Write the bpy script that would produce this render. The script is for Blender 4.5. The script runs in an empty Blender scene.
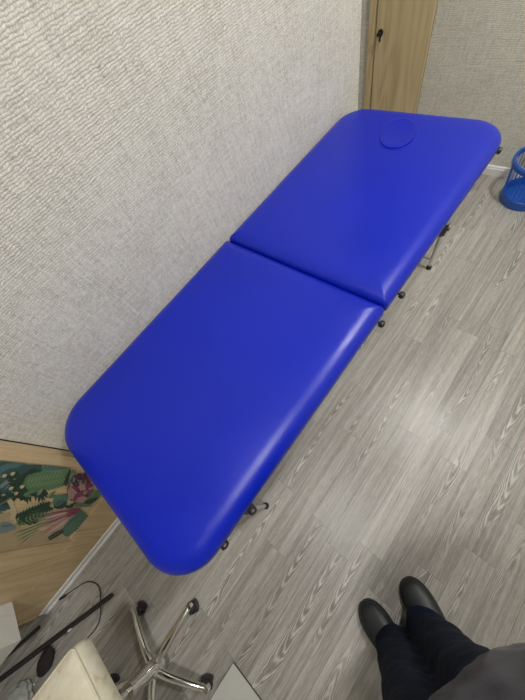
import bpy, bmesh, math, random
from mathutils import Vector, Matrix
random.seed(7)
PI = math.pi
C = bpy.context.scene.collection

# ------------------------------------------------------------------ camera pose (metres; x away from left wall, y to the far wall, z up)
MR = Matrix(((0.7568499815792821, 0.6064994255038447, -0.2435909527198142),
             (0.4721764051621607, -0.7650794931732599, -0.43783879628681477),
             (-0.45191542105971494, 0.21636038451910306, -0.8654251187821893)))
CAM = Vector((0.858, 0.4154, 1.5089)); F = 285.64

def on_plane(px, py, ax, val):
    """point of the plane [axis ax = val] that the photograph shows at px,py (used for measuring the print on the door)"""
    d = MR.transposed() @ Vector((px - 262.5, py - 350, F))
    return CAM + d * ((val - CAM[ax]) / d[ax])

# ------------------------------------------------------------------ node helpers
def new_mat(name, col=(.5, .5, .5), rough=.5, metal=0., **kw):
    m = bpy.data.materials.new(name); m.use_nodes = True
    b = m.node_tree.nodes['Principled BSDF']
    b.inputs['Base Color'].default_value = (*col, 1); b.inputs['Roughness'].default_value = rough
    b.inputs['Metallic'].default_value = metal
    for k, v in kw.items(): b.inputs[k.replace('_', ' ')].default_value = v
    return m

class NT:
    def __init__(s, m): s.m = m; s.t = m.node_tree; s.b = s.t.nodes['Principled BSDF']
    def n(s, typ, **kw):
        nd = s.t.nodes.new(typ)
        for k, v in kw.items(): setattr(nd, k, v)
        return nd
    def l(s, a, b): s.t.links.new(a, b)
    def val(s, sock, v):
        if isinstance(v, (int, float)): sock.default_value = v
        elif isinstance(v, tuple): sock.default_value = v
        else: s.l(v, sock)
    def math(s, op, a, b=0., c=0.):
        nd = s.n('ShaderNodeMath', operation=op)
        s.val(nd.inputs[0], a); s.val(nd.inputs[1], b); s.val(nd.inputs[2], c)
        return nd.outputs[0]
    def pos(s): return s.n('ShaderNodeTexCoord').outputs['Object']
    def sep(s, v):
        nd = s.n('ShaderNodeSeparateXYZ'); s.l(v, nd.inputs[0]); return nd.outputs
    def comb(s, x, y, z=0.):
        nd = s.n('ShaderNodeCombineXYZ')
        for i, v in enumerate((x, y, z)): s.val(nd.inputs[i], v)
        return nd.outputs[0]
    def scale(s, v, sc):
        nd = s.n('ShaderNodeVectorMath', operation='MULTIPLY'); s.l(v, nd.inputs[0]); nd.inputs[1].default_value = sc
        return nd.outputs[0]
    def noise(s, v, scale=1., detail=2., rough=.5, dist=0.):
        nd = s.n('ShaderNodeTexNoise'); s.l(v, nd.inputs['Vector'])
        nd.inputs['Scale'].default_value = scale; nd.inputs['Detail'].default_value = detail
        nd.inputs['Roughness'].default_value = rough; nd.inputs['Distortion'].default_value = dist
        return nd.outputs[0]
    def ramp(s, f, stops):
        nd = s.n('ShaderNodeValToRGB'); s.l(f, nd.inputs[0]); e = nd.color_ramp.elements
        while len(e) < len(stops): e.new(.5)
        for i, (p, c) in enumerate(stops):
            e[i].position = p; e[i].color = (*c, 1) if isinstance(c, tuple) else (c, c, c, 1)
        return nd.outputs[0]
    def mix(s, f, a, b, typ='MIX'):
        nd = s.n('ShaderNodeMix', data_type='RGBA', blend_type=typ)
        s.val(nd.inputs[0], f)
        for i, v in ((6, a), (7, b)):
            if isinstance(v, tuple): nd.inputs[i].default_value = (*v, 1)
            else: s.l(v, nd.inputs[i])
        return nd.outputs[2]
    def color(s, v): s.l(v, s.b.inputs['Base Color'])
    def bump(s, h, strength=.5, dist=.002):
        nd = s.n('ShaderNodeBump'); nd.inputs['Strength'].default_value = strength; nd.inputs['Distance'].default_value = dist
        s.l(h, nd.inputs['Height']); s.l(nd.outputs[0], s.b.inputs['Normal'])

# ------------------------------------------------------------------ materials
def mat_wallpaper():
    m = new_mat('woven_wallpaper', rough=.85); t = NT(m); p = t.pos()
    x, y, z = t.sep(p); hz = t.math('ADD', x, y)
    n1 = t.noise(p, 60, 3, .6); n3 = t.noise(p, 5, 3, .6); nf = t.noise(p, 420, 2, .6)
    zr = t.math('ADD', t.math('DIVIDE', z, .0064), t.math('MULTIPLY', n1, 1.8)); row = t.math('FLOOR', zr)
    yr = t.math('ADD', t.math('ADD', t.math('DIVIDE', hz, .0066), t.math('MULTIPLY', row, .37)), t.math('MULTIPLY', n1, 2.6)); col = t.math('FLOOR', yr)
    wv = t.math('POWER', t.math('SINE', t.math('MULTIPLY', t.math('FRACT', zr), PI)), .6)
    wu = t.math('POWER', t.math('SINE', t.math('MULTIPLY', t.math('FRACT', yr), PI)), .6)
    wn = t.n('ShaderNodeTexWhiteNoise', noise_dimensions='2D'); t.l(t.comb(row, col), wn.inputs['Vector'])
    band = t.noise(t.comb(t.math('MULTIPLY', hz, 9.), t.math('MULTIPLY', z, 150.)), 1., 2, .6)
    bandv = t.noise(t.comb(t.math('MULTIPLY', hz, 130.), t.math('MULTIPLY', z, 9.)), 1., 2, .6)
    h = t.math('MULTIPLY', wv, t.math('MULTIPLY_ADD', wu, .7, .3))
    h = t.math('MULTIPLY', h, t.math('MULTIPLY_ADD', wn.outputs['Value'], .6, .5))
    h = t.math('ADD', h, t.math('MULTIPLY', nf, .35)); h = t.math('ADD', h, t.math('MULTIPLY', band, .7)); h = t.math('ADD', h, t.math('MULTIPLY', bandv, .7))
    k = t.math('ADD', t.math('MULTIPLY', h, .5), t.math('MULTIPLY', n3, .14))
    t.color(t.ramp(k, [(.42, (.25, .238, .195)), (.60, (.49, .475, .41)), (.74, (.61, .595, .52)), (.98, (.74, .725, .65))]))
    t.bump(h, .5, .002)
    return m

def mat_floor():
    m = new_mat('grey_oak_laminate', rough=.35); t = NT(m); p = t.pos(); x, y, z = t.sep(p)
    rx = t.math('DIVIDE', t.math('SUBTRACT', x, .06), .105); row = t.math('FLOOR', rx); fx = t.math('FRACT', rx)
    wn = t.n('ShaderNodeTexWhiteNoise', noise_dimensions='1D'); t.l(row, wn.inputs['W'])
    ly = t.math('ADD', t.math('DIVIDE', y, .62), wn.outputs['Value']); idn = t.math('FLOOR', ly); fy = t.math('FRACT', ly)
    w2 = t.n('ShaderNodeTexWhiteNoise', noise_dimensions='2D'); t.l(t.comb(row, idn), w2.inputs['Vector'])
    r = w2.outputs['Value']; off = t.math('MULTIPLY', r, 37.)
    gx = t.math('ADD', x, off)
    warp = t.noise(t.comb(t.math('MULTIPLY', gx, 24.), t.math('MULTIPLY', y, 7.), off), 1., 4, .6)
    low = t.noise(t.comb(t.math('MULTIPLY', gx, 3.), t.math('MULTIPLY', y, 2.2), off), 1., 1, .5)
    u = t.math('ADD', t.math('SUBTRACT', fx, .5), t.math('MULTIPLY_ADD', low, 1.1, -.55))
    sg = t.math('SIGN', t.math('SUBTRACT', r, .5))
    v = t.math('ADD', t.math('MULTIPLY', t.math('MULTIPLY', y, sg), 38.), t.math('MULTIPLY', t.math('MULTIPLY', u, u), 150.))
    v = t.math('ADD', v, t.math('MULTIPLY', warp, 8.))
    rings = t.math('POWER', t.math('MULTIPLY_ADD', t.math('SINE', t.math('MULTIPLY', v, 2.3)), .5, .5), 1.8)
    mask = t.noise(t.comb(t.math('MULTIPLY', gx, 15.), t.math('MULTIPLY', y, 2.2), t.math('ADD', off, 5.)), 1., 2, .5)
    mask = t.ramp(mask, [(.46, 0.), (.60, 1.)])
    fine = t.noise(t.comb(t.math('MULTIPLY', gx, 420.), t.math('MULTIPLY', y, 26.), off), 1., 3, .7)
    streak = t.noise(t.comb(t.math('MULTIPLY', gx, 75.), t.math('MULTIPLY', y, 2.2), off), 1., 4, .6)
    g = t.math('ADD', t.math('MULTIPLY', t.math('MULTIPLY_ADD', rings, 1., -.4), t.math('MULTIPLY', mask, .30)), t.math('MULTIPLY', fine, .42))
    g = t.math('ADD', g, t.math('MULTIPLY', streak, .56))
    g = t.math('ADD', g, t.math('MULTIPLY_ADD', r, .11, -.055))
    col = t.ramp(g, [(.30, (.175, .164, .148)), (.44, (.285, .270, .245)), (.55, (.38, .363, .333)), (.74, (.56, .545, .51))])
    sx = t.math('LESS_THAN', t.math('MINIMUM', fx, t.math('SUBTRACT', 1., fx)), .012)
    sy = t.math('LESS_THAN', t.math('MINIMUM', fy, t.math('SUBTRACT', 1., fy)), .0018)
    seam = t.math('MAXIMUM', sx, sy)
    t.color(t.mix(t.math('MULTIPLY', seam, .38), col, (.07, .06, .05)))
    t.val(t.b.inputs['Roughness'], t.math('MULTIPLY_ADD', g, .22, .27))
    t.bump(t.math('ADD', g, t.math('MULTIPLY', t.noise(p, 260, 3, .7), .35)), .35, .0012)
    return m

def mat_wood(name, axis, c0, c1, c2, rough=.4, sc=1.):
    m = new_mat(name, rough=rough); t = NT(m); p = t.pos(); x, y, z = t.sep(p)
    if axis == 'z': u, v = t.math('ADD', x, y), z
    else: u, v = t.math('ADD', x, z), y
    a = t.noise(t.comb(t.math('MULTIPLY', u, 22. * sc), t.math('MULTIPLY', v, 1.2)), 1., 3, .55)
    b = t.noise(t.comb(t.math('MULTIPLY', u, 160. * sc), t.math('MULTIPLY', v, 5.)), 1., 2, .6)
    s = t.noise(t.comb(t.math('MULTIPLY', u, 8. * sc), t.math('MULTIPLY', v, 1.), 3.), 1., 1, .5)
    st = t.math('MULTIPLY_ADD', t.math('SINE', t.math('MULTIPLY', s, 60.)), .5, .5)
    g = t.math('ADD', t.math('ADD', t.math('MULTIPLY', a, .55), t.math('MULTIPLY', b, .25)), t.math('MULTIPLY', st, .14))
    t.color(t.ramp(g, [(.25, c0), (.47, c1), (.7, c2)])); t.bump(b, .08, .001)
    return m

def mat_vinyl():
    m = new_mat('royal_blue_vinyl', (.007, .013, .42), .40); t = NT(m); p = t.pos()
    v = t.n('ShaderNodeTexVoronoi', feature='DISTANCE_TO_EDGE'); t.l(p, v.inputs['Vector']); v.inputs['Scale'].default_value = 620
    n = t.noise(p, 28, 4, .6); w = t.noise(t.scale(p, (1., .35, 1.)), 9, 3, .55, .6)
    h = t.math('ADD', t.math('MULTIPLY', v.outputs['Distance'], .25), t.math('ADD', t.math('MULTIPLY', n, .9), t.math('MULTIPLY', w, 1.6)))
    t.bump(h, .30, .0022)
    t.val(t.b.inputs['Roughness'], t.math('MULTIPLY_ADD', t.noise(p, 7, 4, .65), .20, .24))
    t.color(t.mix(t.noise(p, 3.5, 2), (.002, .013, .34), (.001, .013, .42)))
    t.b.inputs['Specular IOR Level'].default_value = .42
    return m

def mat_cloth(name, c0, c1, sc=500, rough=.9, wr=14, dist=.004):
    m = new_mat(name, rough=rough); t = NT(m); p = t.pos()
    n = t.noise(p, sc, 2, .6); w = t.noise(t.scale(p, (1., 1., .6)), wr, 3, .55, .5)
    t.color(t.mix(t.math('ADD', t.math('MULTIPLY', n, .6), t.math('MULTIPLY', w, .4)), c0, c1))
    t.bump(t.math('ADD', w, t.math('MULTIPLY', n, .1)), .5, dist)
    t.b.inputs['Sheen Weight'].default_value = .12 if c0[0] > .02 else 0.
    t.b.inputs['Specular IOR Level'].default_value = .2
    return m

def mat_cream():
    m = new_mat('worn_cream_vinyl', rough=.5); t = NT(m); p = t.pos()
    n = t.noise(p, 26, 5, .65, .6); n2 = t.noise(p, 7, 3)
    c = t.ramp(n, [(.28, (.52, .44, .29)), (.42, (.70, .65, .50)), (.68, (.78, .74, .61))])
    t.color(c); t.bump(t.math('ADD', n, n2), .35, .003)
    return m

def mat_speck(name, c, rough=.45, amt=.15):
    m = new_mat(name, c, rough); t = NT(m); p = t.pos()
    n = t.noise(p, 300, 2, .6); lo = tuple(v * (1 - amt) for v in c); hi = tuple(min(1, v * (1 + amt)) for v in c)
    t.color(t.mix(n, lo, hi)); t.bump(n, .06, .0008)
    return m

M = dict(
    wallpaper=mat_wallpaper(), floor=mat_floor(), vinyl=mat_vinyl(), cream=mat_cream(),
    ceiling=mat_speck('matt_white_ceiling', (.74, .74, .72), .9, .05),
    oak=mat_wood('pale_oak_laminate', 'z', (.40, .29, .15), (.55, .41, .235), (.66, .51, .32), .38),
    oakd=mat_wood('oak_door_laminate', 'z', (.42, .32, .17), (.57, .45, .26), (.66, .53, .335), .42),
    gap=mat_speck('dark_door_gap', (.10, .06, .035), .8),
    white=mat_speck('white_plastic', (.72, .73, .72), .35, .05),
    carton=mat_speck('white_card', (.66, .66, .62), .7, .07),
    board=mat_speck('grey_white_laminate', (.47, .47, .44), .45, .09),
    edge=mat_speck('dark_edge_band', (.05, .045, .04), .5),
    black=mat_speck('black_plastic', (.016, .016, .018), .38),
    blackmetal=mat_speck('black_painted_metal', (.02, .018, .018), .35),
    shoe=mat_speck('black_leather', (.012, .016, .018), .48),
    sole=mat_speck('black_rubber', (.012, .012, .012), .7),
    chrome=new_mat('polished_chrome', (.82, .82, .80), .10, 1.),
    alu=new_mat('brushed_aluminium', (.62, .62, .60), .34, 1.),
    bin=mat_speck('blue_plastic', (.012, .085, .42), .35, .08),
    denim=mat_cloth('dark_navy_denim', (.003, .006, .017), (.007, .014, .036), 700, .85, 13, .006),
    knit=mat_cloth('charcoal_jersey', (.040, .037, .041), (.075, .070, .076), 420, .9, 9, .008),
    skin=new_mat('skin', (.55, .33, .24), .5), hair=mat_speck('brown_hair', (.04, .025, .015), .6),
    bag=mat_cloth('pale_grey_polythene', (.27, .28, .27), (.42, .43, .41), 60, .35, 30, .006),
    dark_bag=mat_cloth('brown_black_fabric', (.018, .015, .015), (.035, .03, .03), 400, .8, 18, .005),
    blue_cloth=mat_cloth('blue_black_cloth', (.006, .010, .018), (.02, .03, .045), 400, .8, 22, .006),
)
# ------------------------------------------------------------------ mesh helpers
def finish(name, bm, mats, parent=None, smooth=True, loc=None):
    me = bpy.data.meshes.new(name); bmesh.ops.recalc_face_normals(bm, faces=bm.faces)
    bm.to_mesh(me); bm.free()
    for mm in (mats if isinstance(mats, (list, tuple)) else [mats]): me.materials.append(mm)
    if smooth:
        for f in me.polygons: f.use_smooth = True
        try: me.set_sharp_from_angle(angle=math.radians(38))
        except Exception: pass
    o = bpy.data.objects.new(name, me); C.objects.link(o)
    if parent: o.parent = parent
    if loc: o.location = loc
    return o

def tag(o, label=None, cat=None, group=None, kind=None):
    for k, v in (('label', label), ('category', cat), ('group', group), ('kind', kind)):
        if v: o[k] = v
    return o

def thing(name, label, cat, loc=(0, 0, 0), rz=0, group=None):
    o = bpy.data.objects.new(name, None); C.objects.link(o); o.location = loc; o.rotation_euler = (0, 0, rz)
    o.empty_display_size = .1
    return tag(o, label, cat, group)

def box(bm, lo, hi, bev=0., seg=2, rot=None, mi=0):
    vs = [bm.verts.new((x, y, z)) for x in (lo[0], hi[0]) for y in (lo[1], hi[1]) for z in (lo[2], hi[2])]
    fs = [bm.faces.new([vs[i] for i in f]) for f in ((0, 1, 3, 2), (4, 6, 7, 5), (0, 4, 5, 1), (2, 3, 7, 6), (0, 2, 6, 4), (1, 5, 7, 3))]
    for f in fs: f.material_index = mi
    if rot: bmesh.ops.transform(bm, matrix=rot, verts=vs)
    if bev: 
        es = list({e for f in fs for e in f.edges}); bmesh.ops.recalc_face_normals(bm, faces=fs)
        bmesh.ops.bevel(bm, geom=es, offset=bev, segments=seg, affect='EDGES', profile=.5)

def rings_mesh(bm, rings, cap=True, mi=0, close=True):
    R = [[bm.verts.new(p) for p in r] for r in rings]; n = len(R[0])
    for a, b in zip(R, R[1:]):
        for i in range(n if close else n - 1):
            f = bm.faces.new((a[i], a[(i + 1) % n], b[(i + 1) % n], b[i])); f.material_index = mi
    if cap:
        bm.faces.new(R[0]).material_index = mi; bm.faces.new(R[-1][::-1]).material_index = mi
    return R

def tube(bm, pts, rad, n=12, mi=0, cap=True, flat=None):
    pts = [Vector(p) for p in pts]; rs = rad if isinstance(rad, (list, tuple)) else [rad] * len(pts)
    rings = []; up = None
    for i, p in enumerate(pts):
        d = (pts[min(i + 1, len(pts) - 1)] - pts[max(i - 1, 0)]).normalized()
        if up is None: up = d.orthogonal().normalized() if abs(d.z) > .95 else d.cross(Vector((0, 0, 1))).normalized()
        u = (up - d * up.dot(d)).normalized(); w = d.cross(u); up = u
        fz = flat or 1.
        rings.append([p + (u * math.cos(a) + w * math.sin(a) * fz) * rs[i] for a in (2 * PI * k / n for k in range(n))])
    return rings_mesh(bm, rings, cap, mi)

def lathe(bm, prof, c=(0, 0), n=32, mi=0, cap=True):
    rings_mesh(bm, [[(c[0] + r * math.cos(2 * PI * k / n), c[1] + r * math.sin(2 * PI * k / n), z) for k in range(n)] for r, z in prof], cap, mi)

def spline(pts, k=8):
    P = [Vector(p) for p in pts]; P = [P[0] * 2 - P[1]] + P + [P[-1] * 2 - P[-2]]; out = []
    for i in range(1, len(P) - 2):
        a, b, c, d = P[i - 1:i + 3]
        for j in range(k):
            t = j / k
            out.append(.5 * ((2 * b) + (c - a) * t + (2 * a - 5 * b + 4 * c - d) * t * t + (3 * b - a - 3 * c + d) * t ** 3))
    out.append(P[-2]); return out

def superring(cx, cy, z, rx, ry, e=2., n=32, rot=0.):
    out = []
    for k in range(n):
        a = 2 * PI * k / n; c, s = math.cos(a), math.sin(a)
        x = rx * math.copysign(abs(c) ** (2 / e), c); y = ry * math.copysign(abs(s) ** (2 / e), s)
        out.append((cx + x * math.cos(rot) - y * math.sin(rot), cy + x * math.sin(rot) + y * math.cos(rot), z))
    return out

def structure(name, bm, m, parent=None, smooth=False):
    o = finish(name, bm, m, parent, smooth)
    if not parent: o['kind'] = 'structure'
    return o

# ------------------------------------------------------------------ the room
X1, Y0, YF, ZC, XR, YE = 2.35, -1.75, 2.654, 2.6, -.42, 1.945
WX = .039          # front of the oak door set in the left wall
def slab(name, lo, hi, m):
    b = bmesh.new(); box(b, lo, hi); return structure(name, b, m)
slab('floor', (XR - .1, Y0 - .1, -.1), (X1 + .1, YF + .1, 0), M['floor'])
slab('ceiling', (XR - .1, Y0 - .1, ZC), (X1 + .1, YF + .1, ZC + .1), M['ceiling'])
b = bmesh.new()
# left wall, a projecting panel of wall between the oak doors and the far recess
box(b, (-.12, -.083, 0), (0, YE, ZC), .004, 2)
structure('wall_left', b, M['wallpaper'])
slab('wall_left.001', (XR - .1, Y0, 0), (XR, YF, ZC), M['wallpaper'])
slab('wall_far', (XR - .1, YF, 0), (X1 + .1, YF + .1, ZC), M['wallpaper'])
slab('wall_right', (X1, Y0, 0), (X1 + .1, YF, ZC), M['wallpaper'])
slab('wall_near', (XR - .1, Y0 - .1, 0), (X1 + .1, Y0, ZC), M['wallpaper'])
def skirting(name, pts, h=.058, d=.014):
    b = bmesh.new(); (x0, y0), (x1, y1) = pts
    dx, dy = x1 - x0, y1 - y0; L = math.hypot(dx, dy); ux, uy = dx / L, dy / L; nx, ny = uy, -ux
    prof = [(0, 0), (d, 0), (d, h * .72), (d * .75, h * .8), (d * .75, h * .93), (d * .45, h), (0, h)]
    rings_mesh(b, [[(x + nx * a, y + ny * a, z) for a, z in prof] for x, y in ((x0, y0), (x1, y1))])
    return structure(name, b, M['white'])
skirting('baseboard_far', ((.075, YF), (X1, YF)))
skirting('baseboard_right', ((X1, YF), (X1, Y0)))

# oak doors in the left wall: a carcass with a bottom rail, a leaf with a botanical print, and a plain leaf
DY0, DY1 = -.915, -.083
b = bmesh.new()
box(b, (-.10, DY0, 0), (WX - .016, -.09, 2.15))
structure('trim_1', b, M['gap'])
b = bmesh.new(); box(b, (-.12, DY0, 2.15), (0, DY1, ZC)); structure('wall_left.002', b, M['wallpaper'])
door = finish('door_1', (lambda bb: (box(bb, (.0005, -.125, .0), (WX, DY1 - .001, 2.13), .002), box(bb, (WX - .016, DY0 + .002, .048), (WX, -.127, .2362), .0004), box(bb, (WX - .016, -.474, .236), (WX, -.127, .262), .001),
      box(bb, (WX - .016, -.474, 1.95), (WX, -.127, 2.13), .0015), box(bb, (WX - .016, -.474, .262), (WX - .003, -.127, 1.95)), bb)[-1])(bmesh.new()), M['oak'], None, False)
door['kind'] = 'structure'
b = bmesh.new(); box(b, (WX - .016, DY0 + .002, .2392), (WX, -.4805, 2.13), .0004)
structure('door_2', b, M['oak'])
b = bmesh.new(); prof = [(WX - .016, 0), (WX + .010, 0), (WX + .010, .012), (WX + .004, .018), (WX + .004, .046), (WX - .002, .050), (WX - .016, .050)]
rings_mesh(b, [[(x, y, z) for x, z in prof] for y in (-.895, 0.0)]); 
structure('baseboard_left', b, M['white'])
# low baseboard along the projecting wall behind the table
b = bmesh.new(); prof = [(0, 0), (.014, 0), (.014, .045), (.008, .056), (0, .058)]
rings_mesh(b, [[(x, y, z) for x, z in prof] for y in (.002, YE)])
structure('baseboard_left.001', b, M['white'])

# the botanical print on the first leaf
def pmat(n, c): return mat_speck('print_' + n, c, .45, .25)
PM = [pmat(n, c) for n, c in (('wood', (.40, .31, .18)), ('dark_teal', (.035, .085, .085)), ('green', (.10, .19, .095)), ('deep_green', (.022, .05, .03)),
      ('magenta', (.22, .055, .10)), ('pink', (.42, .26, .24)), ('cream', (.50, .42, .25)), ('slate', (.17, .21, .22)), ('light_green', (.19, .27, .14)), ('purple', (.09, .02, .09)), ('sea', (.075, .16, .16)))]
WOOD, TEAL, GREEN, DEEP, MAG, PINK, CRM, SLATE, LIGHT, PURP, SEA = range(11)
pb = bmesh.new(); layer = [WX - .0029]
SC = 4.773
def wallpt(X, Y):
    p = on_plane(X / SC, 450 + Y / SC, 0, WX - .003); return Vector((layer[0], p.y, p.z))
def clampp(p): return Vector((p.x, min(max(p.y, -.473), -.128), min(max(p.z, .263), 1.94)))
def poly(pts, mi):
    ps = [clampp(p) for p in pts]
    try: pb.faces.new([pb.verts.new(p) for p in ps]).material_index = mi
    except Exception: pass
    layer[0] += .000012
def leaf(X0, Y0_, X1_, Y1_, w, mi, n=9, bend=0.):
    a, c = Vector((X0, Y0_)), Vector((X1_, Y1_)); d = c - a; nn = Vector((-d.y, d.x)).normalized()
    L, R = [], []
    for i in range(n + 1):
        t = i / n; q = a + d * t + nn * bend * math.sin(PI * t); ww = w * math.sin(PI * t ** .8) ** .8 if 0 < t < 1 else 0
        L.append(q + nn * ww); R.append(q - nn * ww)
    pts = L + R[-2:0:-1]; poly([wallpt(q.x, q.y) for q in pts], mi)
def frond(X0, Y0_, ang, L, mi, n=9, spread=1.2, w=5):
    for i in range(n):
        a = ang + (i / (n - 1) - .5) * spread; l = L * random.uniform(.75, 1.05)
        leaf(X0, Y0_, X0 + l * math.cos(a), Y0_ + l * math.sin(a), w, mi, 6, random.uniform(-6, 6))
def rib(X0, Y0_, X1_, Y1_, L, mi, n=10, w=6, side=2, lean=.9):
    a, c = Vector((X0, Y0_)), Vector((X1_, Y1_)); d = (c - a); an = math.atan2(d.y, d.x)
    for i in range(n):
        q = a + d * (i / n)
        for s in ((1, -1) if side == 2 else (side,)):
            l = L * (1 - .55 * abs(i / n - .35)); aa = an + s * lean
            leaf(q.x, q.y, q.x + l * math.cos(aa), q.y + l * math.sin(aa), w, mi, 6)
poly([wallpt(*q) for q in ((-300, 40), (260, 40), (230, 90), (160, 130), (120, 200), (60, 225), (30, 290), (-260, 330))], TEAL)
for i in range(34): # dense foliage on the left of the print and above
    X, Y = random.uniform(-260, 60), random.uniform(50, 290); a = random.uniform(-.9, .5); l = random.uniform(60, 120)
    leaf(X, Y, X + l * math.cos(a), Y + l * math.sin(a), random.uniform(10, 22), random.choice([TEAL, SEA, DEEP, TEAL, SLATE, GREEN, SEA]))
for X, Y, X2, Y2, w, c in ((0, 60, 150, 55, 16, TEAL), (-10, 90, 120, 62, 15, SEA), (0, 120, 110, 85, 15, TEAL), (-10, 150, 90, 110, 16, TEAL), (0, 180, 80, 130, 15, SLATE), (0, 225, 70, 150, 22, TEAL), (0, 260, 90, 215, 20, DEEP)): leaf(X, Y, X2, Y2, w, c)
for k in range(9): leaf(20 + 14 * k, 190 - 9 * k, 95 + 13 * k, 118 - 7 * k, 5, SEA if k % 2 else SLATE, 6)
rib(150, 190, 235, 62, 70, DEEP, 7, 9)
leaf(40, 185, 205, 68, 20, DEEP); leaf(90, 215, 200, 120, 24, DEEP); rib(120, 230, 60, 120, 60, DEEP, 7, 8)
rib(165, 70, 250, 60, 45, TEAL, 7, 8)
# big pale green leaf with lobes
rib(120, 160, 330, 125, 68, GREEN, 12, 13); leaf(108, 160, 345, 122, 36, GREEN); rib(130, 158, 330, 125, 40, LIGHT, 12, 3.2)
rib(200, 80, 330, 90, 34, LIGHT, 8, 5); leaf(190, 90, 350, 80, 10, SEA)
frond(190, 190, 1.7, 60, DEEP, 9, 2.4, 8); frond(130, 200, 2.2, 55, DEEP, 8, 1.8, 7)
leaf(110, 215, 200, 190, 16, GREEN)
for k in range(16): leaf(330 + 6 * k + random.uniform(-8, 8), 90 + random.uniform(-8, 40), 300 + 9 * k, 160 + random.uniform(-30, 40), 6, random.choice([DEEP, GREEN, LIGHT, MAG, PURP]), 6)
for k in range(22):
    X, Y = random.uniform(120, 330), random.uniform(205, 290); a = random.uniform(-.9, .3); leaf(X, Y, X + 50 * math.cos(a), Y + 50 * math.sin(a), 7, random.choice([DEEP, GREEN, SEA, DEEP, LIGHT]), 6)
# deep green cup under the protea
leaf(252, 262, 325, 215, 32, GREEN); leaf(255, 272, 318, 240, 20, DEEP); rib(262, 262, 320, 222, 20, SEA, 6, 4)
# cream bird neck and leaf
def stroke(pts, w, mi):
    s = spline([(x, y, 0) for x, y in pts], 6); L, R = [], []
    for i, q in enumerate(s):
        d = (s[min(i + 1, len(s) - 1)] - s[max(i - 1, 0)]).normalized(); n_ = Vector((-d.y, d.x, 0)); L.append(q + n_ * w); R.append(q - n_ * w)
    for i in range(len(s) - 1):
        pb.faces.new([pb.verts.new(clampp(wallpt(q.x, q.y))) for q in (L[i], L[i + 1], R[i + 1], R[i])]).material_index = mi
    layer[0] += .00002
poly([wallpt(*q) for q in ((-160, 330), (0, 300), (40, 300), (75, 340), (75, 380), (200, 385), (330, 400), (330, 425), (-160, 500))], WOOD)
stroke([(60, 330), (62, 280), (45, 240), (25, 228), (12, 240)], 13, CRM)
leaf(62, 345, 190, 245, 20, CRM); rib(75, 318, 180, 255, 34, CRM, 6, 7); leaf(-5, 350, 80, 365, 17, SLATE); leaf(-60, 385, 76, 372, 18, SLATE); leaf(0, 362, 60, 356, 5, SEA)
for X, Y in ((52, 180), (75, 205), (105, 172), (14, 215), (20, 120), (60, 110)): leaf(X - 12, Y + 6, X + 12, Y - 7, 8, CRM, 6)
# dark fronds under
rib(75, 330, 240, 262, 44, DEEP, 12, 7); rib(80, 345, 240, 300, 34, GREEN, 10, 5); frond(85, 320, .1, 120, DEEP, 7, .8, 5); frond(240, 270, 2.9, 70, DEEP, 7, 1.2, 6)
rib(120, 330, 260, 290, 22, LIGHT, 8, 3)
# pink brush flower
for k in range(26):
    t = k / 25; X = 385 - 40 * t; Y = 268 + 45 * t
    leaf(X, Y, 215 + random.uniform(-25, 45) - 30 * (1 - t), 300 + 125 * t + random.uniform(-10, 10), 4.5, random.choice([PINK, PINK, CRM, MAG, PINK]), 6)
for k in range(8): leaf(385, 275 + 4 * k, 310, 285 + 7 * k, 6, MAG if k < 6 else PINK, 6)
for k in range(9): leaf(240 - 10 * k, 325 + 9 * k, 40 + 8 * k, 395 + 7 * k, 2.6, GREEN if k % 2 else CRM, 5)
# green frond on the right of the brush flower, dots
rib(300, 398, 400, 300, 44, SEA, 9, 8); leaf(302, 402, 410, 292, 15, GREEN); rib(230, 420, 300, 378, 18, DEEP, 8, 4)
# protea
leaf(325, 225, 400, 150, 34, PINK); leaf(345, 240, 455, 195, 32, MAG)
for k in range(26):
    a = random.uniform(-2.9, .7); r0 = random.uniform(6, 36); l = random.uniform(24, 46); X, Y = 388 + r0 * math.cos(a), 195 + r0 * math.sin(a)
    leaf(X, Y, X + l * math.cos(a), Y + l * math.sin(a), 7, random.choice([MAG, PURP, PINK, MAG, PINK, PURP]), 6)
frond(375, 140, -1.5, 45, PURP, 9, 1.9, 4); frond(380, 220, 1.3, 36, PINK, 9, 2.2, 6)
leaf(415, 245, 485, 185, 22, GREEN); leaf(385, 262, 470, 222, 12, DEEP); leaf(345, 255, 440, 262, 10, GREEN)
# foliage of the print higher up the leaf, beyond the left edge of the picture
for i in range(150):
    y_, z_ = random.uniform(-.46, -.14), random.uniform(.75, 1.93); a = random.uniform(0, 6.3); l = random.uniform(.06, .16)
    w = random.uniform(.008, .024); d = Vector((0, math.cos(a), math.sin(a))); n_ = Vector((0, -d.z, d.y)); L, R = [], []
    for k in range(9):
        t = k / 8; q = Vector((layer[0], y_, z_)) + d * l * t; ww = w * math.sin(PI * t); L.append(q + n_ * ww); R.append(q - n_ * ww)
    poly(L + R[-2:0:-1], random.choice([TEAL, SEA, DEEP, GREEN, LIGHT, TEAL, MAG, CRM, PINK, DEEP, SLATE]))
pr = finish('botanical_print', pb, PM, door, False)
pr['label'] = 'printed tropical leaves and flowers'

# narrow oak door in the far wall
b = bmesh.new()
box(b, (-.34, YF - .020, 0), (-.291, YF, 2.06), .003); box(b, (-.34, YF - .020, 2.06), (.035, YF, 2.11), .003)

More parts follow.
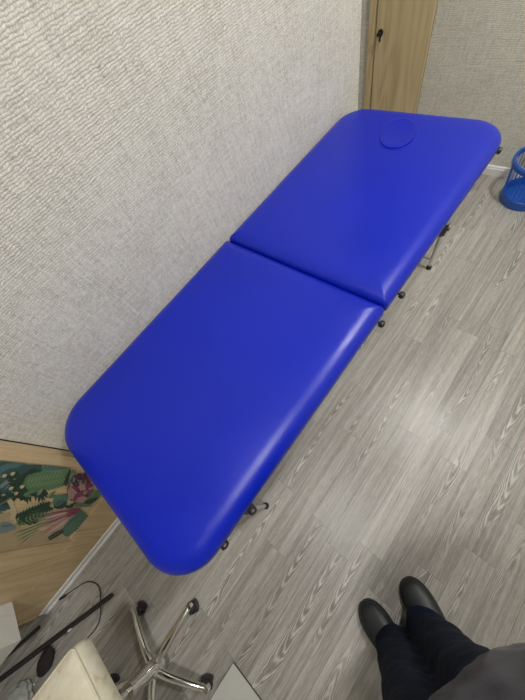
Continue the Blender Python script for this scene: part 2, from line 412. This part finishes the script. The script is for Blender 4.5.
structure('trim_2', b, M['oakd'])
b = bmesh.new(); box(b, (-.291, YF - .006, 0), (.030, YF, 2.06)); structure('trim_3', b, M['gap'])
b = bmesh.new(); box(b, (-.284, YF - .030, .006), (.030, YF - .004, 2.055), .003); dr = structure('door_3', b, M['oakd'])
b = bmesh.new(); tube(b, [(-.272, YF - .030, .66), (-.272, YF - .036, .66)], .016, 16); tube(b, [(-.272, YF - .034, .66), (-.272, YF - .052, .66)], .0055, 10)
box(b, (-.283, YF - .060, .652), (-.250, YF - .051, .668), .003); tube(b, [(-.262, YF - .055, .655), (-.265, YF - .05, .63)], .006, 8); bmesh.ops.translate(b, verts=b.verts, vec=(.018, 0, .045))
h = finish('door_handle', b, M['blackmetal'], dr); h['label'] = 'small dark latch handle'

# ceiling lamps (the bright patches on the floor are their reflections)
em = bpy.data.materials.new('lit_diffuser'); em.use_nodes = True
nt = em.node_tree; nt.nodes.clear(); e = nt.nodes.new('ShaderNodeEmission'); ou = nt.nodes.new('ShaderNodeOutputMaterial')
e.inputs[0].default_value = (1., .975, .93, 1); e.inputs[1].default_value = 62; nt.links.new(e.outputs[0], ou.inputs[0])
for (lx, ly, r), lab in zip(((1.23, 1.74, .155), (1.02, .20, .115)),
        ('round white ceiling lamp nearest the far wall', 'round white ceiling lamp above the near end of the massage table')):
    t = thing('ceiling_light', lab, 'lamp', (lx, ly, ZC), 0, 'round ceiling lamps')
    b = bmesh.new(); lathe(b, [(r + .03, 0), (r + .03, -.02), (r + .02, -.03), (r, -.03), (r, -.015)], n=40); finish('frame', b, M['white'], t)
    b = bmesh.new(); lathe(b, [(r, -.0155), (r, -.024), (r * .9, -.028)], n=40); finish('diffuser', b, em, t)

# ------------------------------------------------------------------ massage table
T = thing('massage_table', 'royal blue padded folding massage table standing along the textured wall', 'massage table', (0, 0, 0))
H, W, L = .75, .69, 1.86
def rrect(x0, x1, y0, y1, radii, d, n=14):
    # radii: corners (x0,y0),(x1,y0),(x1,y1),(x0,y1); inset by d
    out = []; cs = ((x0, y0, 1, 1, PI), (x1, y0, -1, 1, 1.5 * PI), (x1, y1, -1, -1, 0), (x0, y1, 1, -1, .5 * PI))
    for (cx, cy, sx, sy, a0), r in zip(cs, radii):
        r = max(r, d + .004); rr = r - d
        for k in range(n + 1):
            a = a0 + (PI / 2) * k / n
            out.append((cx + sx * r + rr * math.cos(a), cy + sy * r + rr * math.sin(a)))
    return out
def densify(o, m=6):
    out = []
    for i, p in enumerate(o):
        q = o[(i + 1) % len(o)]; dd = math.hypot(q[0] - p[0], q[1] - p[1]); k = max(1, m if dd > .1 else 1)
        out += [(p[0] + (q[0] - p[0]) * j / k, p[1] + (q[1] - p[1]) * j / k) for j in range(k)]
    return out
def cushion(y0, y1, radii):
    b = bmesh.new(); rings = []
    def ring(d, z, dz=0):
        o = rrect(.002, W, y0, y1, radii, d); rings.append([(x, y, z) for x, y in o])
    ring(.022, H - .068); ring(.008, H - .066); ring(.002, H - .060); ring(0, H - .048); ring(.0008, H - .036)
    R, R2 = .054, .035
    for k in range(1, 11):
        a = PI / 2 * k / 10; ring(R * (1 - math.cos(a)) + .0008, H - .036 + R2 * math.sin(a))
    ring(.068, H - .0004); ring(.09, H + .0004); ring(.13, H + .001); 
    rings_mesh(b, rings)
    return finish('cushion', b, M['vinyl'], T)
cushion(-.012, L / 2 - .0015, (.125, .125, .014, .014))
cushion(L / 2 + .0015, L, (.014, .014, .125, .125))
# oval face-hole plug in the head cushion
b = bmesh.new(); cx, cy = .330, 1.680; rot = math.radians(22)
prof = [(1.0, -.004), (1.0, .002), (.985, .0062), (.94, .0085), (.86, .0082), (.8, .007)]
rings_mesh(b, [superring(cx, cy, H + z, .066 * s, .100 * s, 2.2, 48, rot) for s, z in prof]); o = finish('face_plug', b, M['vinyl'], T); o['label'] = 'oval face hole plug in the head cushion'
b = bmesh.new(); R = []
for k in range(48):
    a = 2 * PI * k / 48; ca, sa = math.cos(a), math.sin(a)
    px_, py_ = .072 * ca, .106 * sa; pt = Vector((cx + px_ * math.cos(rot) - py_ * math.sin(rot), cy + px_ * math.sin(rot) + py_ * math.cos(rot), H - .0005)); R.append(pt)
nn = 8; vs = []
for k, p in enumerate(R):
    d = (p - Vector((cx, cy, p.z))).normalized(); vs.append([b.verts.new(p + d * .0045 * math.cos(2 * PI * j / nn) + Vector((0, 0, .0032 * math.sin(2 * PI * j / nn)))) for j in range(nn)])
for k in range(48):
    for j in range(nn): b.faces.new((vs[k][j], vs[k][(j + 1) % nn], vs[(k + 1) % 48][(j + 1) % nn], vs[(k + 1) % 48][j]))
finish('seam_piping', b, M['vinyl'], T)
# frame under each cushion
for y0, y1 in ((.02, L / 2 - .004), (L / 2 + .004, L - .02)):
    b = bmesh.new(); zz0, zz1 = H - .105, H - .068
    far = y0 > .5
    o_ = rrect(.016, W - .012, y0, y1, (.012, .012, .11, .11) if far else (.11, .11, .012, .012), 0)
    i_ = rrect(.016, W - .012, y0, y1, (.012, .012, .11, .11) if far else (.11, .11, .012, .012), .024)
    rings_mesh(b, [[(x, y, zz0) for x, y in i_], [(x, y, zz0) for x, y in o_], [(x, y, zz1) for x, y in o_], [(x, y, zz1) for x, y in i_], [(x, y, zz0) for x, y in i_]], cap=False)
    finish('frame_rail', b, M['alu'], T)
    b = bmesh.new(); rings_mesh(b, [[(x, y, z) for x, y in i_] for z in (H - .076, H - .0665)]); finish('base_panel', b, M['edge'], T)
# knobs on the sides
for y in (.128, .236, .905, 1.032, 1.800):
    b = bmesh.new(); x = W - .013 if .15 < y < 1.7 else W - .022
    R = Matrix.Translation((x, y, H - .083)) @ Matrix.Rotation(PI / 2, 4, 'Y')
    lathe(b, [(.004, 0), (.0045, .010), (.011, .0115), (.0125, .018), (.011, .025), (.006, .0275)], n=20); bmesh.ops.transform(b, matrix=R, verts=b.verts); finish('knob', b, M['black'], T)
for y in (L / 2 - .02, L / 2 + .02):
    b = bmesh.new(); box(b, (W - .014, y - .018, H - .101), (W - .009, y + .018, H - .074), .0015); finish('hinge', b, M['alu'], T)
b = bmesh.new(); box(b, (W - .014, 1.39, H - .100), (W - .004, 1.435, H - .076), .003); finish('latch', b, M['chrome'], T)
b = bmesh.new(); box(b, (.055, -.014, H - .092), (.078, .024, H - .070), .003); finish('corner_clip', b, M['chrome'], T)
# legs
for ly in (.152, 1.762):
    s = 1 if ly < 1 else -1
    for lx in (.085, .606):
        b = bmesh.new(); tube(b, [(lx, ly, .018), (lx, ly, .36)], .0085, 14); tube(b, [(lx, ly, .33), (lx, ly, H - .075)], .013, 14)
        lg = finish('leg', b, M['alu'], T)
        b = bmesh.new(); lathe(b, [(.0125, 0), (.015, .004), (.013, .022), (.0095, .028)], (lx, ly), 16); finish('rubber_foot', b, M['sole'], lg)
        b = bmesh.new(); lathe(b, [(.014, .255), (.019, .262), (.021, .30), (.019, .345), (.015, .355)], (lx, ly), 16); tube(b, [(lx + .014, ly, .30), (lx + .028, ly, .30)], [.010, .008], 12); finish('lock_grip', b, M['black'], lg)
    for zb, rb_ in ((.075, .0065), (.42, .008)):
        b = bmesh.new(); tube(b, [(.085, ly, zb), (.606, ly, zb)], rb_, 12); finish('crossbar', b, M['alu'], T)
    for lx in (.085, .606):
        b = bmesh.new(); tube(b, [(lx, ly, .40), (lx, ly + s * .36, H - .10)], .008, 12); finish('brace', b, M['alu'], T)
for lx in (.075, .596):
    b = bmesh.new(); tube(b, [(lx, .152, .40), (lx, .55, .54), (lx, .93, H - .16), (lx, 1.31, .54), (lx, 1.762, .40)], .002, 8); finish('support_cable', b, M['blackmetal'], T)

# ------------------------------------------------------------------ waste basket
B = thing('waste_basket', 'blue slatted plastic waste basket by the far wall', 'waste basket', (.835, 2.492, 0))
rb, rt, hb = .116, .140, .245
b = bmesh.new(); lathe(b, [(rb * .85, .002), (rb, 0), (rb + .006, .006), (rb + .009, .052), (rb + .005, .056), (rb + .001, .052), (rb - .004, .008), (rb * .85, .006)], n=48); o = finish('base', b, M['bin'], B)
b = bmesh.new(); lathe(b, [(rt - .004, hb - .030), (rt + .003, hb - .030), (rt + .010, hb - .026), (rt + .011, hb - .006), (rt + .006, hb), (rt - .002, hb), (rt - .005, hb - .006), (rt - .004, hb - .030)], n=48, cap=False); finish('rim', b, M['bin'], B)
NS = 36
for k in range(NS):
    a = 2 * PI * k / NS; b = bmesh.new(); ca, sa = math.cos(a), math.sin(a)
    tube(b, [((rb + .004) * ca, (rb + .004) * sa, .045), ((rt) * ca, (rt) * sa, hb - .02)], .0020, 6); finish('slat', b, M['bin'], B)

# ------------------------------------------------------------------ swivel chair
hx, hy = .617, -.562
S = thing('swivel_chair', 'cream padded swivel chair on a chrome five-star base with castors', 'chair', (hx, hy, 0))
b = bmesh.new(); lathe(b, [(.020, .055), (.034, .062), (.036, .085), (.030, .105), (.024, .118)], n=28)
for k in range(5):
    a = math.radians(27 + 72 * k - (2 if k == 1 else 0)); L_ = .222; ca, sa = math.cos(a), math.sin(a)
    pts = spline([(.018 * ca, .018 * sa, .092), (.08 * ca, .08 * sa, .092), (.16 * ca, .16 * sa, .078), (L_ * ca, L_ * sa, .062)], 5)
    n_ = len(pts); tube(b, pts, [.0165 - .006 * i / n_ for i in range(n_)], 14, flat=.8)
    tube(b, [(L_ * ca, L_ * sa, .048), (L_ * ca, L_ * sa, .072)], [.011, .010], 14)
finish('star_base', b, M['chrome'], S)
for k in range(5):
    a = math.radians(27 + 72 * k); L_ = .222; x, y = L_ * math.cos(a), L_ * math.sin(a); d = math.radians((215, -25, 10, 200, 265)[k])
    b = bmesh.new(); ox, oy = x + .016 * math.cos(d), y + .016 * math.sin(d); nx, ny = -math.sin(d), math.cos(d)
    for s in (-1, 1): 
        c0 = Vector((ox + nx * .005 * s, oy + ny * .005 * s, .024)); c1 = Vector((ox + nx * .017 * s, oy + ny * .017 * s, .024))
        tube(b, [c0, c0.lerp(c1, .8), c1], [.024, .024, .020], 20)
    tube(b, [(ox, oy, .022), (ox, oy, .05)], .010, 10); tube(b, [(x, y, .03), (x, y, .06)], .007, 10)
    box(b, (ox - .012, oy - .012, .03), (ox + .012, oy + .012, .051), .004); finish('castor', b, M['black'], S)
b = bmesh.new(); tube(b, [(0, 0, .11), (0, 0, .25)], .025, 20); tube(b, [(0, 0, .25), (0, 0, .40)], .014, 18); finish('gas_column', b, M['chrome'], S)
b = bmesh.new(); box(b, (-.08, -.07, .385), (.08, .07, .415), .006); tube(b, [(.05, .03, .40), (.16, .10, .395)], .005, 8); finish('tilt_mechanism', b, M['blackmetal'], S)
b = bmesh.new(); s0x, s0y, sw = .440 - hx, -.432 - hy, .40
prof = [(.05, .426), (.012, .427), (.002, .434), (-.002, .450), (0, .468), (.006, .486), (.014, .495), (.03, .500), (.06, .503), (.12, .506)]
rings_mesh(b, [[(x, y, z) for x, y in rrect(s0x, s0x + sw, s0y - sw, s0y, (.06, .06, .06, .028), d + .003)] for d, z in prof]); finish('seat', b, M['cream'], S)
b = bmesh.new()  # welt along the top edge of the seat
o_ = rrect(s0x, s0x + sw, s0y - sw, s0y, (.06, .06, .06, .028), .012); pts = [(x, y, .4945) for x, y in o_]; tube(b, pts + [pts[0]], .0032, 8, cap=False); finish('welt', b, M['cream'], S)

# ------------------------------------------------------------------ low board on the floor
b = bmesh.new(); box(b, (.8425, -1.02, .001), (1.28, -.3605, .0085), .001, 1); bb = thing('floor_board', 'grey white laminate board lying flat near the swivel chair', 'board', (0, 0, 0))
finish('edge_band', b, M['edge'], bb)
b = bmesh.new(); box(b, (.844, -1.018, .0), (1.278, -.362, .0105), .0008, 1); finish('panel', b, M['board'], bb)

# ------------------------------------------------------------------ clutter in the near left corner
b = bmesh.new(); fp = [(WX + .001, -.742), (.184, -.764), (.184, -.87), (WX + .001, -.87)]
rings_mesh(b, [[(x, y, z) for x, y in fp] for z in (.295, .75)]); box(b, (.085, -.7535, .31), (.091, -.7445, .74), .001, 1)
tag(finish('wall_box', b, M['carton'], None, False), 'white upright box mounted low on the oak doors', 'box')
b = bmesh.new(); a0, a1 = Vector((.259, -.605, .012)), Vector((.03, -1.31, .012)); tube(b, [a0, a0.lerp(a1, .02), a0.lerp(a1, .5), a1], [.009, .0115, .0115, .0115], 14)
P_ = tag(finish('pole', b, M['blackmetal']), 'long thin black pole lying on the floor', 'pole')
b = bmesh.new(); c = a0.lerp(a1, .30) + Vector((.010, -.004, .004)); d = (a1 - a0).normalized(); tube(b, [c, c + d * .018], .005, 8); finish('button', b, M['white'], P_)
b = bmesh.new(); c0, c1 = Vector((.060, -.950, .0085)), Vector((.020, -1.13, .0085)); tube(b, [c0, c1], .0085, 12)
tag(finish('rod', b, M['blackmetal']), 'short black rod lying by the wall under the white box', 'rod')
b = bmesh.new(); cp = spline([(.058, -.800, .006), (.078, -.745, .005), (.110, -.675, .005), (.172, -.640, .008), (.243, -.652, .029), (.288, -.715, .010), (.285, -.80, .004), (.26, -.90, .004)], 8)
cb = thing('cable', 'thin black cable looping over the pole to the baseboard', 'cable')
tube(b, cp, .0023, 8); finish('cord', b, M['black'], cb)
b = bmesh.new(); tube(b, [(.050, -.818, .0075), (.052, -.812, .0075), (.062, -.79, .0075), (.066, -.782, .0065)], [.004, .0065, .0065, .003], 12); finish('plug', b, M['black'], cb)
def blob(name, c, r, m, label, cat, seed, amp=.25, rz=0.):
    b = bmesh.new(); bmesh.ops.create_icosphere(b, subdivisions=4, radius=1.); rnd = random.Random(seed); ks = [(Vector((rnd.gauss(0, 1), rnd.gauss(0, 1), rnd.gauss(0, 1))) * 2.6, rnd.uniform(0, 6)) for _ in range(9)]
    for v in b.verts:
        s = sum(abs(math.sin(v.co.dot(k) + p)) for k, p in ks) / 9 - .6
        v.co = v.co * (1 + amp * 2 * s)
        v.co = Matrix.Rotation(rz, 3, 'Z') @ Vector((v.co.x * r[0], v.co.y * r[1], v.co.z * r[2])); v.co.z = max(v.co.z + r[2] * .72, .0)
        v.co += Vector((c[0], c[1], 0))
    return tag(finish(name, b, m), label, cat)
blob('fabric_bag', (.198, -.975, 0), (.034, .05, .022), M['dark_bag'], 'brown black fabric bag lying beside the black pole', 'bag', 3, .25, .5)
blob('plastic_bag', (.215, -1.115, 0), (.055, .05, .042), M['bag'], 'pale grey crumpled plastic bag beside the cream chair seat', 'bag', 5, .42, .4)
blob('cloth', (.155, -1.27, 0), (.07, .04, .04), M['blue_cloth'], 'blue black crumpled cloth on the floor at the picture edge', 'cloth', 8, .4, 1.2)
b = bmesh.new(); box(b, (-.17, -.20, 0), (0, 0, .05), .004, 2, Matrix.Translation((.05, -1.150, 0)) @ Matrix.Rotation(-.30, 4, 'Z'))
tag(finish('storage_box', b, M['bag']), 'pale grey low box behind the end of the black pole', 'box')

# ------------------------------------------------------------------ person taking the photo, facing the table (-x)
PE = thing('person', 'standing person in charcoal top, navy trousers and black shoes, facing the blue table', 'person', (1.33, .225, 0))
def P(o): o.matrix_parent_inverse = Matrix.Translation((-1.33, -.225, 0)); return o
def remesh(o, vox, sm=4):
    m = o.modifiers.new('Remesh', 'REMESH'); m.mode = 'VOXEL'; m.voxel_size = vox; m.use_smooth_shade = True
    s = o.modifiers.new('Smooth', 'SMOOTH'); s.iterations = sm; s.factor = .5
def displace(o, size, strength):
    tx = bpy.data.textures.new('folds', 'CLOUDS'); tx.noise_scale = size; tx.noise_depth = 2
    d = o.modifiers.new('Displace', 'DISPLACE'); d.texture = tx; d.strength = strength; d.texture_coords = 'LOCAL'; d.mid_level = .5
LEGS = (((1.29, .100), (1.235, .128), (1.212, .160)), ((1.345, .218), (1.295, .262), (1.262, .305)))   # ankle, knee, hip of the left and the right leg
YAW = -.36
# trousers
b = bmesh.new()
for (ax_, ay_), (kx_, ky_), (hx_, hy_) in LEGS:
    mx, my = (ax_ + kx_) / 2, (ay_ + ky_) / 2
    secs = [(.040, ax_ - .012, ay_ + .003, .098, .072), (.10, ax_ - .004, ay_, .090, .072), (.28, mx, my, .084, .074), (.48, kx_, ky_, .080, .074), (.66, (kx_ + hx_) / 2, (ky_ + hy_) / 2, .088, .080), (.82, hx_, hy_, .098, .086), (.90, hx_ * .8 + .2 * 1.235, hy_ * .8 + .235 * .2, .100, .088)]
    rings_mesh(b, [superring(cx_, cy_, z, rx, ry, 2.2, 28, YAW) for z, cx_, cy_, rx, ry in secs])
rings_mesh(b, [superring(1.235, .235, z, rx, ry, 2.4, 32, YAW) for z, rx, ry in ((.80, .085, .13), (.86, .115, .165), (.95, .12, .17), (1.02, .115, .158))])
TW = Matrix.Translation((1.238, .266, 0)) @ Matrix.Rotation(YAW, 4, 'Z') @ Matrix.Translation((-1.205, -.222, 0))
o = P(finish('trousers', b, M['denim'], PE)); remesh(o, .010, 4); displace(o, .09, .022)
# jumper with torso and sleeves
b = bmesh.new()
tors = [(.880, 1.215, .150, .178), (.90, 1.208, .158, .184), (.96, 1.202, .162, .188), (1.04, 1.205, .158, .185), (1.14, 1.215, .145, .178), (1.26, 1.225, .135, .185), (1.36, 1.23, .120, .192), (1.42, 1.235, .095, .165), (1.46, 1.24, .070, .10)]
rings_mesh(b, [superring(cx_, .222, z, rx, ry, 2.35, 36) for z, cx_, rx, ry in tors])
for s in (-1, 1):
    tube(b, spline([(1.24, .222 + s * .13, 1.37), (1.245, .222 + s * .215, 1.33), (1.27, .222 + s * .245, 1.18), (1.285, .222 + s * .262, 1.06), (1.29, .222 + s * .272, .94), (1.28, .222 + s * .276, .85)], 4), [.062] * 4 + [.060] * 4 + [.055] * 4 + [.050] * 4 + [.045] * 4 + [.038], 16)
bmesh.ops.transform(b, matrix=TW, verts=b.verts)
o = P(finish('jumper', b, M['knit'], PE)); remesh(o, .010, 3); displace(o, .08, .026)
# body: one continuous skin surface
me = bpy.data.meshes.new('body'); V = []; E_ = []; RR = []
def jv(p, r, par=None):
    V.append(p); RR.append(r); i = len(V) - 1
    if par is not None: E_.append((par, i))
    return i
pel = jv((1.255, .225, .92), .10); sp = jv((1.225, .225, 1.08), .10, pel); ch = jv((1.235, .225, 1.28), .11, sp); nk = jv((1.24, .225, 1.47), .055, ch); nk2 = jv((1.228, .225, 1.54), .052, nk)
TI = TW.inverted()
for s, ((ax_, ay_), (kx_, ky_), (hx_, hy_)) in zip((-1, 1), LEGS):
    a = pel
    for q, rr in (((hx_, hy_, .84), .07), ((kx_, ky_, .49), .048), (((ax_ + kx_) / 2, (ay_ + ky_) / 2, .28), .045), ((ax_, ay_, .10), .034), ((ax_ - .09, ay_ + .035, .048), .024)): a = jv(tuple(TI @ Vector(q)), rr, a)
    a = jv((1.24, .225 + s * .165, 1.36), .05, ch); a = jv((1.27, .222 + s * .247, 1.12), .036, a); w_ = jv((1.28, .222 + s * .276, .85), .025, a)
    pm = jv((1.272, .222 + s * .277, .79), .030, w_)
    for fi, (dx, ln) in enumerate(((-.030, .070), (-.010, .080), (.010, .076), (.029, .060))):
        k1 = jv((1.268 + dx, .222 + s * .277, .755), .0095, pm); k2 = jv((1.262 + dx * 1.1, .222 + s * .272, .755 - ln * .5), .0085, k1); jv((1.256 + dx * 1.1, .222 + s * .256, .755 - ln), .0075, k2)
    t1 = jv((1.238, .222 + s * .268, .79), .012, w_); jv((1.226, .222 + s * .256, .755), .0095, t1)
me.from_pydata([TW @ Vector(v) for v in V], E_, []); body = bpy.data.objects.new('body', me); C.objects.link(body); body.parent = PE; P(body); me.materials.append(M['skin'])
sk = body.modifiers.new('Skin', 'SKIN'); sk.use_smooth_shade = True
for i, r in enumerate(RR): me.skin_vertices[0].data[i].radius = (r, r); me.skin_vertices[0].data[i].use_root = (i == 0)
sb = body.modifiers.new('Subdivision', 'SUBSURF'); sb.levels = 2; sb.render_levels = 2
# head (lofted, face towards -x, looking down at the table)
b = bmesh.new(); secs = [(.00, .0, .045, .045), (.02, -.012, .060, .052), (.05, -.012, .078, .062), (.09, -.006, .088, .070), (.13, 0, .093, .076), (.17, .004, .094, .077), (.205, .008, .082, .068), (.228, .010, .055, .046), (.238, .01, .02, .018)]
rings_mesh(b, [superring(cx_, 0, z, rx, ry, 2.1, 32) for z, cx_, rx, ry in secs])
rings_mesh(b, [superring(x, 0, z, r, r * .8, 2, 12) for z, x, r in ((.075, -.096, .014), (.088, -.100, .015), (.11, -.09, .009), (.13, -.086, .006))])
for s in (-1, 1):
    rings_mesh(b, [superring(.008, s * .076, z, rx, .008, 2, 12) for z, rx in ((.085, .006), (.10, .014), (.13, .017), (.145, .008))])
rings_mesh(b, [superring(-.084, 0, z, r, .024, 2, 12) for z, r in ((.043, .004), (.05, .010), (.055, .008), (.061, .010), (.067, .003))])
hm = TW @ Matrix.Translation((1.215, .225, 1.50)) @ Matrix.Rotation(-.42, 4, 'Y'); bmesh.ops.transform(b, matrix=hm, verts=b.verts)
o = P(finish('head', b, M['skin'], PE)); remesh(o, .005, 3)
eyem = new_mat('eye', (.03, .02, .015), .2)
for s in (-1, 1):
    b = bmesh.new()
    bmesh.ops.create_uvsphere(b, u_segments=16, v_segments=10, radius=.011, matrix=hm @ Matrix.Translation((-.079, s * .032, .113)))
    P(finish('eye', b, eyem, PE))
b = bmesh.new(); rings_mesh(b, [superring(cx_, 0, z, rx, ry, 2.1, 32) for z, cx_, rx, ry in ((.06, .045, .055, .070), (.12, .03, .078, .083), (.165, .016, .092, .086), (.21, .012, .090, .077), (.24, .012, .060, .052), (.252, .012, .02, .02))]); bmesh.ops.transform(b, matrix=hm, verts=b.verts)
o = P(finish('hair', b, M['hair'], PE)); remesh(o, .006, 2); displace(o, .02, .008)
# shoes: upper + sole
for tx, yy, yaw in ((1.116, .140, -.29), (1.200, .311, -.42)):
    def sh(zs): return zs
    Ls = .285
    def outline(t): # half width along the shoe, t 0 toe .. 1 heel
        return .052 * (1 - abs(1 - min(t / .30, 1)) ** 2.3) ** .5 * (1 - .16 * math.exp(-((t - .62) / .18) ** 2)) * (1 if t < .86 else math.sqrt(max(0, 1 - ((t - .86) / .14) ** 2)) * .9 + .1)
    def height(t): return .030 + .052 * min(1, max(0, t) ** .75 / .55 ** .75) if t < .55 else .082 + .008 * (t - .55)
    R0 = Matrix.Translation((tx, yy, 0)) @ Matrix.Rotation(yaw, 4, 'Z')
    b = bmesh.new(); rings = []
    ts = [.001, .006, .018, .04, .07, .11, .16, .22, .3, .4, .5, .6, .7, .8, .88, .94, .98, .998]
    for t_ in ts:
        w = max(outline(t_), .006); hh = height(t_) * (1 if t_ < .9 else .98); zb = .012
        if t_ < .05: hh = .022 + (hh - .022) * (t_ / .05) ** .5
        ring = []
        for k in range(20):
            a = 2 * PI * k / 20; c_, s_ = math.cos(a), math.sin(a)
            z = zb + (hh - zb) * (.42 + .58 * s_ if s_ > 0 else .42 + .42 * math.copysign(abs(s_) ** .5, s_))
            ring.append((t_ * Ls, w * math.copysign(abs(c_) ** .8, c_) * (1 if s_ < .3 else 1), z))
        rings.append(ring)
    rings_mesh(b, rings); bmesh.ops.transform(b, matrix=R0, verts=b.verts); so = P(finish('shoe', b, M['shoe'], PE))
    b = bmesh.new(); up = [(t_ * Ls - .003 + .006 * t_, max(outline(t_), .006) + .0035) for t_ in ts]
    ol = up + [(x, -w) for x, w in reversed(up)]
    rings_mesh(b, [[(x, y, z) for x, y in ol] for z in (0, .014, .017)]); bmesh.ops.transform(b, matrix=R0, verts=b.verts); q = finish('sole', b, M['sole'], so)
    q.matrix_parent_inverse = Matrix.Translation((0, 0, 0))
    q.parent = so; q.matrix_parent_inverse = so.matrix_parent_inverse.copy() if False else Matrix.Identity(4)

# ------------------------------------------------------------------ camera, world, view
cd = bpy.data.cameras.new('camera'); cam = bpy.data.objects.new('camera', cd); C.objects.link(cam)
R3 = Matrix((MR[0], -MR[1], -MR[2])).transposed()
cam.matrix_world = Matrix.Translation(CAM) @ R3.to_4x4()
cd.sensor_fit = 'VERTICAL'; cd.sensor_height = 36.; cd.lens = 36. * F / 700; cd.clip_start = .02
sc = bpy.context.scene; sc.camera = cam
w = bpy.data.worlds.new('world'); sc.world = w; w.use_nodes = True
w.node_tree.nodes['Background'].inputs[0].default_value = (.8, .85, 1, 1); w.node_tree.nodes['Background'].inputs[1].default_value = .3
vs_ = sc.view_settings; vs_.view_transform = 'Standard'; vs_.look = 'None'; vs_.gamma = 1; vs_.use_curve_mapping = False; vs_.exposure = 1.35
